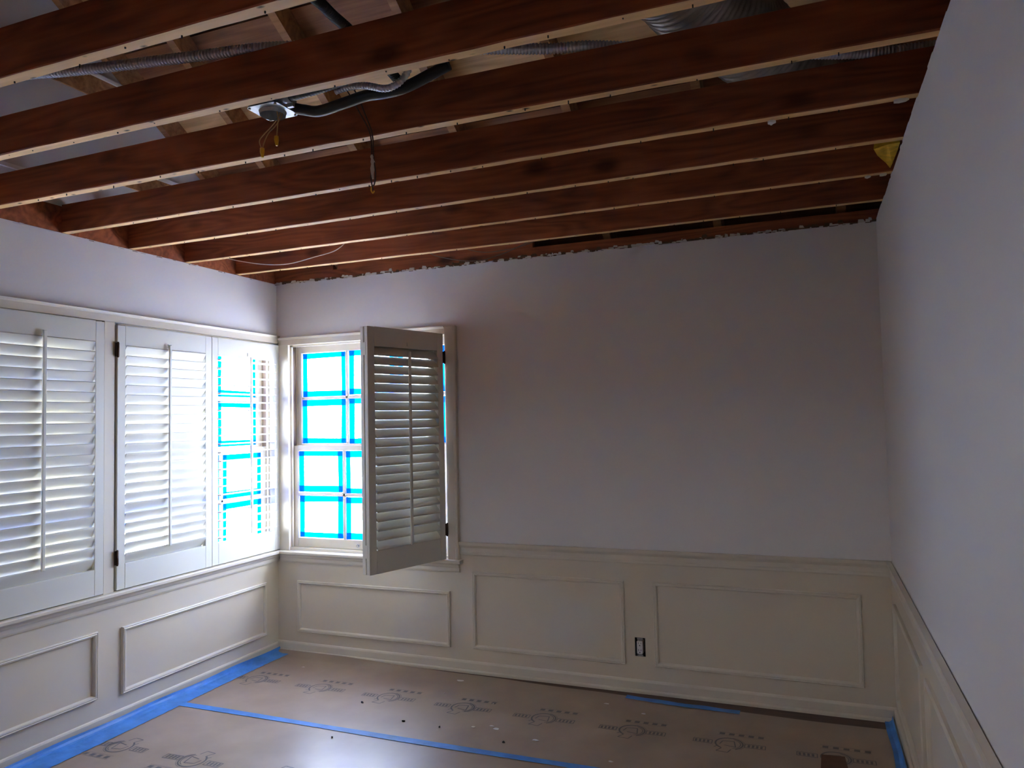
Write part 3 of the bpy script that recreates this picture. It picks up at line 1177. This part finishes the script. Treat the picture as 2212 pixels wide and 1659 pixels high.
# ------------------------------------------------------------ junction box, conduits, wires overhead
bx_, by_, bz_ = 1.852, -2.275, 2.440
jb = thing('junction_box', 'square galvanised ceiling box with round collar hung between two joists', 'junction box', (bx_, by_, bz_))
body = MB()
body.box(bx_ - .050, bx_ + .050, by_ - .050, by_ + .050, bz_ + .040, bz_ + .043)
for s in (-1, 1):
    body.box(bx_ + s * .050, bx_ + s * .048, by_ - .050, by_ + .050, bz_ + .001, bz_ + .043)
    body.box(bx_ - .050, bx_ + .050, by_ + s * .050, by_ + s * .048, bz_ + .001, bz_ + .043)
part('box_body', body, 'galv', jb)
ring = MB()
n = 32
outer, inner, lip = [], [], []
for i in range(n):
    a = 2 * math.pi * (i + .5) / n
    c, s = math.cos(a), math.sin(a)
    k = .056 / max(abs(c), abs(s))
    outer.append((bx_ + c * k, by_ + s * k, bz_))
    inner.append((bx_ + c * .041, by_ + s * .041, bz_ - .001))
    lip.append((bx_ + c * .038, by_ + s * .038, bz_ - .012))
ring.poly(outer + inner + lip, [(i, (i + 1) % n, n + (i + 1) % n, n + i) for i in range(n)] + [(n + i, n + (i + 1) % n, 2 * n + (i + 1) % n, 2 * n + i) for i in range(n)])
inl = [(x, y, z + .03) for x, y, z in [(bx_ + math.cos(2 * math.pi * (i + .5) / n) * .037, by_ + math.sin(2 * math.pi * (i + .5) / n) * .037, bz_ - .012) for i in range(n)]]
ring.poly(lip + inl, [(i, (i + 1) % n, n + (i + 1) % n, n + i) for i in range(n)])
o = part('mud_ring', ring, 'galv', jb)
for sx, sy in ((-1, -1), (1, 1), (1, -1), (-1, 1)):
    part('screw', MB().tube([(bx_ + sx * .047, by_ + sy * .047, bz_ - .003), (bx_ + sx * .047, by_ + sy * .047, bz_ + .001)], .004, 8), 'track', o)
part('box_interior', MB().box(bx_ - .046, bx_ + .046, by_ - .046, by_ + .046, bz_ + .034, bz_ + .039), 'galv', jb)
wa = [(1.856, -2.262, 2.475), (1.851, -2.24, 2.448), (1.815, -2.24, 2.411), (1.789, -2.24, 2.393), (1.771, -2.24, 2.374), (1.781, -2.24, 2.347)]
part('wire', MB().tube(spline(wa, 8), .0017, 7), 'wirey', jb)
wa2 = [(1.868, -2.262, 2.475), (1.860, -2.24, 2.445), (1.832, -2.24, 2.412), (1.806, -2.238, 2.396), (1.790, -2.238, 2.372), (1.783, -2.24, 2.347)]
part('wire', MB().tube(spline(wa2, 8), .0017, 7), 'wirey', jb)
wb_ = [(1.850, -2.268, 2.475), (1.851, -2.25, 2.437), (1.849, -2.25, 2.401), (1.846, -2.25, 2.372)]
part('wire', MB().tube(spline(wb_, 8), .0019, 7), 'wirey', jb)
for x, y, z in ((1.782, -2.24, 2.350), (1.845, -2.25, 2.374)):
    part('wire_connector', MB().tube([(x, y, z), (x, y, z - .012), (x + .001, y, z - .027), (x + .001, y, z - .030)], [.0068, .0072, .0045, .003], 8), 'nut', jb)

single('flexible_conduit', MB().tube(spline([(1.905, -2.235, 2.456), (1.93, -2.228, 2.450), (1.983, -2.222, 2.439), (2.067, -2.222, 2.447), (2.148, -2.222, 2.456), (2.211, -2.222, 2.453), (2.289, -2.222, 2.458), (2.42, -2.215, 2.50)], 10), .0165, 14),
       'flexb', 'thick black flexible conduit sagging out of the ceiling box', 'conduit', (2.1, -2.25, 2.42))
cd = ridged([(1.935, -2.300, 2.462), (1.969, -2.300, 2.462), (2.035, -2.302, 2.464), (2.108, -2.304, 2.470), (2.20, -2.304, 2.486), (2.30, -2.304, 2.54)], .0145, depth=.0015)
blk = thing('flexible_conduit', 'black ridged conduit with a metal clamp leaving the ceiling box', 'conduit', (1.935, -2.300, 2.45))
part('armour', cd, 'flexb', blk)
part('clamp', MB().tube([(1.902, -2.300, 2.462), (1.938, -2.300, 2.462)], .0175, 12).box(1.915, 1.935, -2.287, -2.277, 2.438, 2.452), 'galv', blk)
single('flexible_conduit', ridged([(2.07, -2.262, 2.468), (2.114, -2.26, 2.473), (2.173, -2.26, 2.466), (2.235, -2.26, 2.446), (2.273, -2.26, 2.450), (2.299, -2.26, 2.466), (2.314, -2.262, 2.482), (2.324, -2.268, 2.505), (2.328, -2.28, 2.56), (2.33, -2.285, 2.62)], .0105, pitch=.009, depth=.0024),
       'flexs', 'thin grey ridged conduit bending up in an S beside the black one', 'conduit', (2.2, -2.26, 2.45))
single('flexible_conduit', ridged([(.75, -2.66, 2.602), (1.02, -2.54, 2.601), (1.248, -2.472, 2.600), (1.6, -2.400, 2.600), (1.926, -2.330, 2.600), (2.22, -2.19, 2.600), (2.523, -2.050, 2.600), (2.662, -1.990, 2.600), (2.796, -1.945, 2.600), (3.15, -1.75, 2.600), (3.508, -1.575, 2.600), (3.75, -1.53, 2.600)], .0165),
       'flexs', 'long silver ridged conduit lying across the tops of the joists', 'conduit', (2.2, -2.2, 2.59))
single('flexible_conduit', ridged([(1.865, -2.2, 2.89), (1.859, -2.05, 2.90), (1.852, -1.96, 2.90), (1.848, -1.85, 2.90), (1.845, -1.6, 2.88), (1.84, -1.2, 2.80)], .020),
       'flexb', 'dark ridged conduit hanging under the roof planks', 'conduit', (1.85, -1.95, 2.88))
# flexible duct
dp = resample(spline([(2.86, -2.35, 2.86), (2.92, -2.05, 2.84), (3.02, -1.78, 2.82), (3.16, -1.45, 2.80), (3.30, -1.15, 2.80), (3.42, -.8, 2.84)], 16), .0065)
single('flexible_duct', MB().tube(dp, [.150 - .009 * (0, .4, 1, .4)[i % 4] + .004 * math.sin(i * .21) for i in range(len(dp))], 28), 'duct', 'wrinkled silver flexible duct crossing above the joists', 'duct', (3.1, -1.6, 2.65))
# hanging wires
hw = thing('hanging_wire', 'pair of brown wires hanging down from the joists with taped ends', 'wire', (2.15, -2.2, 2.18))
part('strand', MB().tube(spline([(2.03, -2.24, 2.54), (2.061, -2.2, 2.505), (2.109, -2.2, 2.425), (2.148, -2.2, 2.348), (2.152, -2.2, 2.264), (2.149, -2.2, 2.215), (2.156, -2.2, 2.178)], 8), .0021, 7), 'wireb', hw)
part('strand', MB().tube(spline([(2.06, -2.24, 2.53), (2.094, -2.2, 2.492), (2.133, -2.2, 2.407), (2.155, -2.2, 2.347), (2.159, -2.2, 2.277), (2.165, -2.2, 2.225), (2.160, -2.2, 2.195), (2.152, -2.2, 2.192)], 8), .0021, 7), 'wireb', hw)
part('tape_wrap', MB().tube(spline([(2.153, -2.2, 2.285), (2.156, -2.2, 2.262), (2.154, -2.2, 2.232), (2.156, -2.2, 2.212)], 5), [.003, .005, .006, .0045, .006, .007, .005, .006, .007, .006, .005, .0045, .004, .004, .003, .003], 8), 'wirew', hw)
part('bare_end', MB().tube(spline([(2.150, -2.2, 2.190), (2.149, -2.2, 2.178), (2.155, -2.2, 2.170), (2.160, -2.2, 2.176)], 5), .0022, 6), 'nut', hw)
single('thin_wire', MB().tube(spline([(.16, -.70, 2.50), (.22, -.70, 2.462), (.454, -.70, 2.406), (.648, -.70, 2.387), (.835, -.70, 2.408), (.956, -.70, 2.426), (1.022, -.70, 2.457), (1.05, -.70, 2.49)], 8), .0024, 6), 'wirew', 'thin white wire looping below the joists near the shuttered corner', 'wire', (.65, -.7, 2.385))
single('thin_wire', MB().tube(spline([(1.28, -.25, 2.50), (1.313, -.25, 2.467), (1.388, -.25, 2.437), (1.521, -.25, 2.405), (1.637, -.25, 2.396), (1.751, -.25, 2.416), (1.821, -.25, 2.435), (1.95, -.25, 2.48)], 8), .0022, 6), 'wireg', 'frayed grey wire drooping under the last joist along the window wall', 'wire', (1.6, -.25, 2.39))
single('thin_wire', MB().tube(spline([(1.56, -.3, 2.47), (1.589, -.3, 2.449), (1.688, -.3, 2.426), (1.8, -.3, 2.427), (1.909, -.3, 2.439), (2.02, -.3, 2.47)], 8), .0018, 6), 'wireg', 'shorter grey wire hanging just above the frayed one', 'wire', (1.75, -.3, 2.42))
# yellow insulation tuft poking past the right wall top
iv = MB()
r9 = random.Random(9)
nn = 9
P0 = [(3.585, -1.075), (3.625, -1.085), (3.668, -1.09), (3.669, -1.02), (3.669, -.94), (3.669, -.86), (3.664, -.800), (3.640, -.862), (3.610, -.97)]
lo = [(x + r9.uniform(-.006, .006), y + r9.uniform(-.008, .008), 2.452 + r9.uniform(0, .012)) for x, y in P0]
hi = [(x + .01, y, 2.53 + r9.uniform(0, .02)) for x, y in P0]
lo = [(min(x, 3.6695), y, z) for x, y, z in lo]
hi = [(min(x, 3.6695), y, z) for x, y, z in hi]
iv.poly(lo + hi, [(i, (i + 1) % nn, nn + (i + 1) % nn, nn + i) for i in range(nn)] + [list(range(nn)), list(range(nn, 2 * nn))])
single('insulation_tuft', iv, 'insul', 'tuft of yellow insulation poking out between joists at the wall top', 'insulation', (3.64, -.95, 2.455))

# ------------------------------------------------------------ outside
gd = MB()
gd.box(-14, 14, .3, 14, -.5, -.42)
gd.box(-14, -.3, -14, .3, -.5, -.42)
gd.box(-.3, 14, -14, YB - 2.6, -.5, -.42)
gd.box(W + .3, 14, YB - 2.6, .3, -.5, -.42)
struct('ground', gd, 'grass')
struct('patio', MB().box(-2.2, 5, .16, 1.8, -.44, -.40), 'pave')


def hedge(label, x0, x1, y0, y1, h, seed):
    r = random.Random(seed)
    mb = MB()
    n = int((x1 - x0) * (y1 - y0) * 900) + 600
    for i in range(n):
        x, y = r.uniform(x0, x1), r.uniform(y0, y1)
        z = -.42 + h * r.random() ** .7
        s = r.uniform(.04, .09)
        v = Vector((r.uniform(-1, 1), r.uniform(-1, 1), r.uniform(-.4, 1))).normalized()
        t = v.orthogonal().normalized()
        b = v.cross(t)
        p = Vector((x, y, z))
        mb.poly([p - t * s, p - b * s * .5, p + t * s, p + b * s * .5], [(0, 1, 2, 3)])
    for i in range(5):
        x = x0 + (x1 - x0) * (i + .5) / 5
        mb.tube([(x, (y0 + y1) / 2, -.42), (x + .05, (y0 + y1) / 2, -.42 + h * .8)], .03, 6)
    single('hedge', mb, 'leaf', label, 'hedge', ((x0 + x1) / 2, (y0 + y1) / 2, -.42))


hedge('leafy green garden hedge beyond the taped window', -3, 3.0, 5.5, 6.3, 1.5, 21)
hedge('leafy green garden hedge beyond the shuttered side windows', -6.3, -5.5, -4.5, 2.5, 1.4, 22)
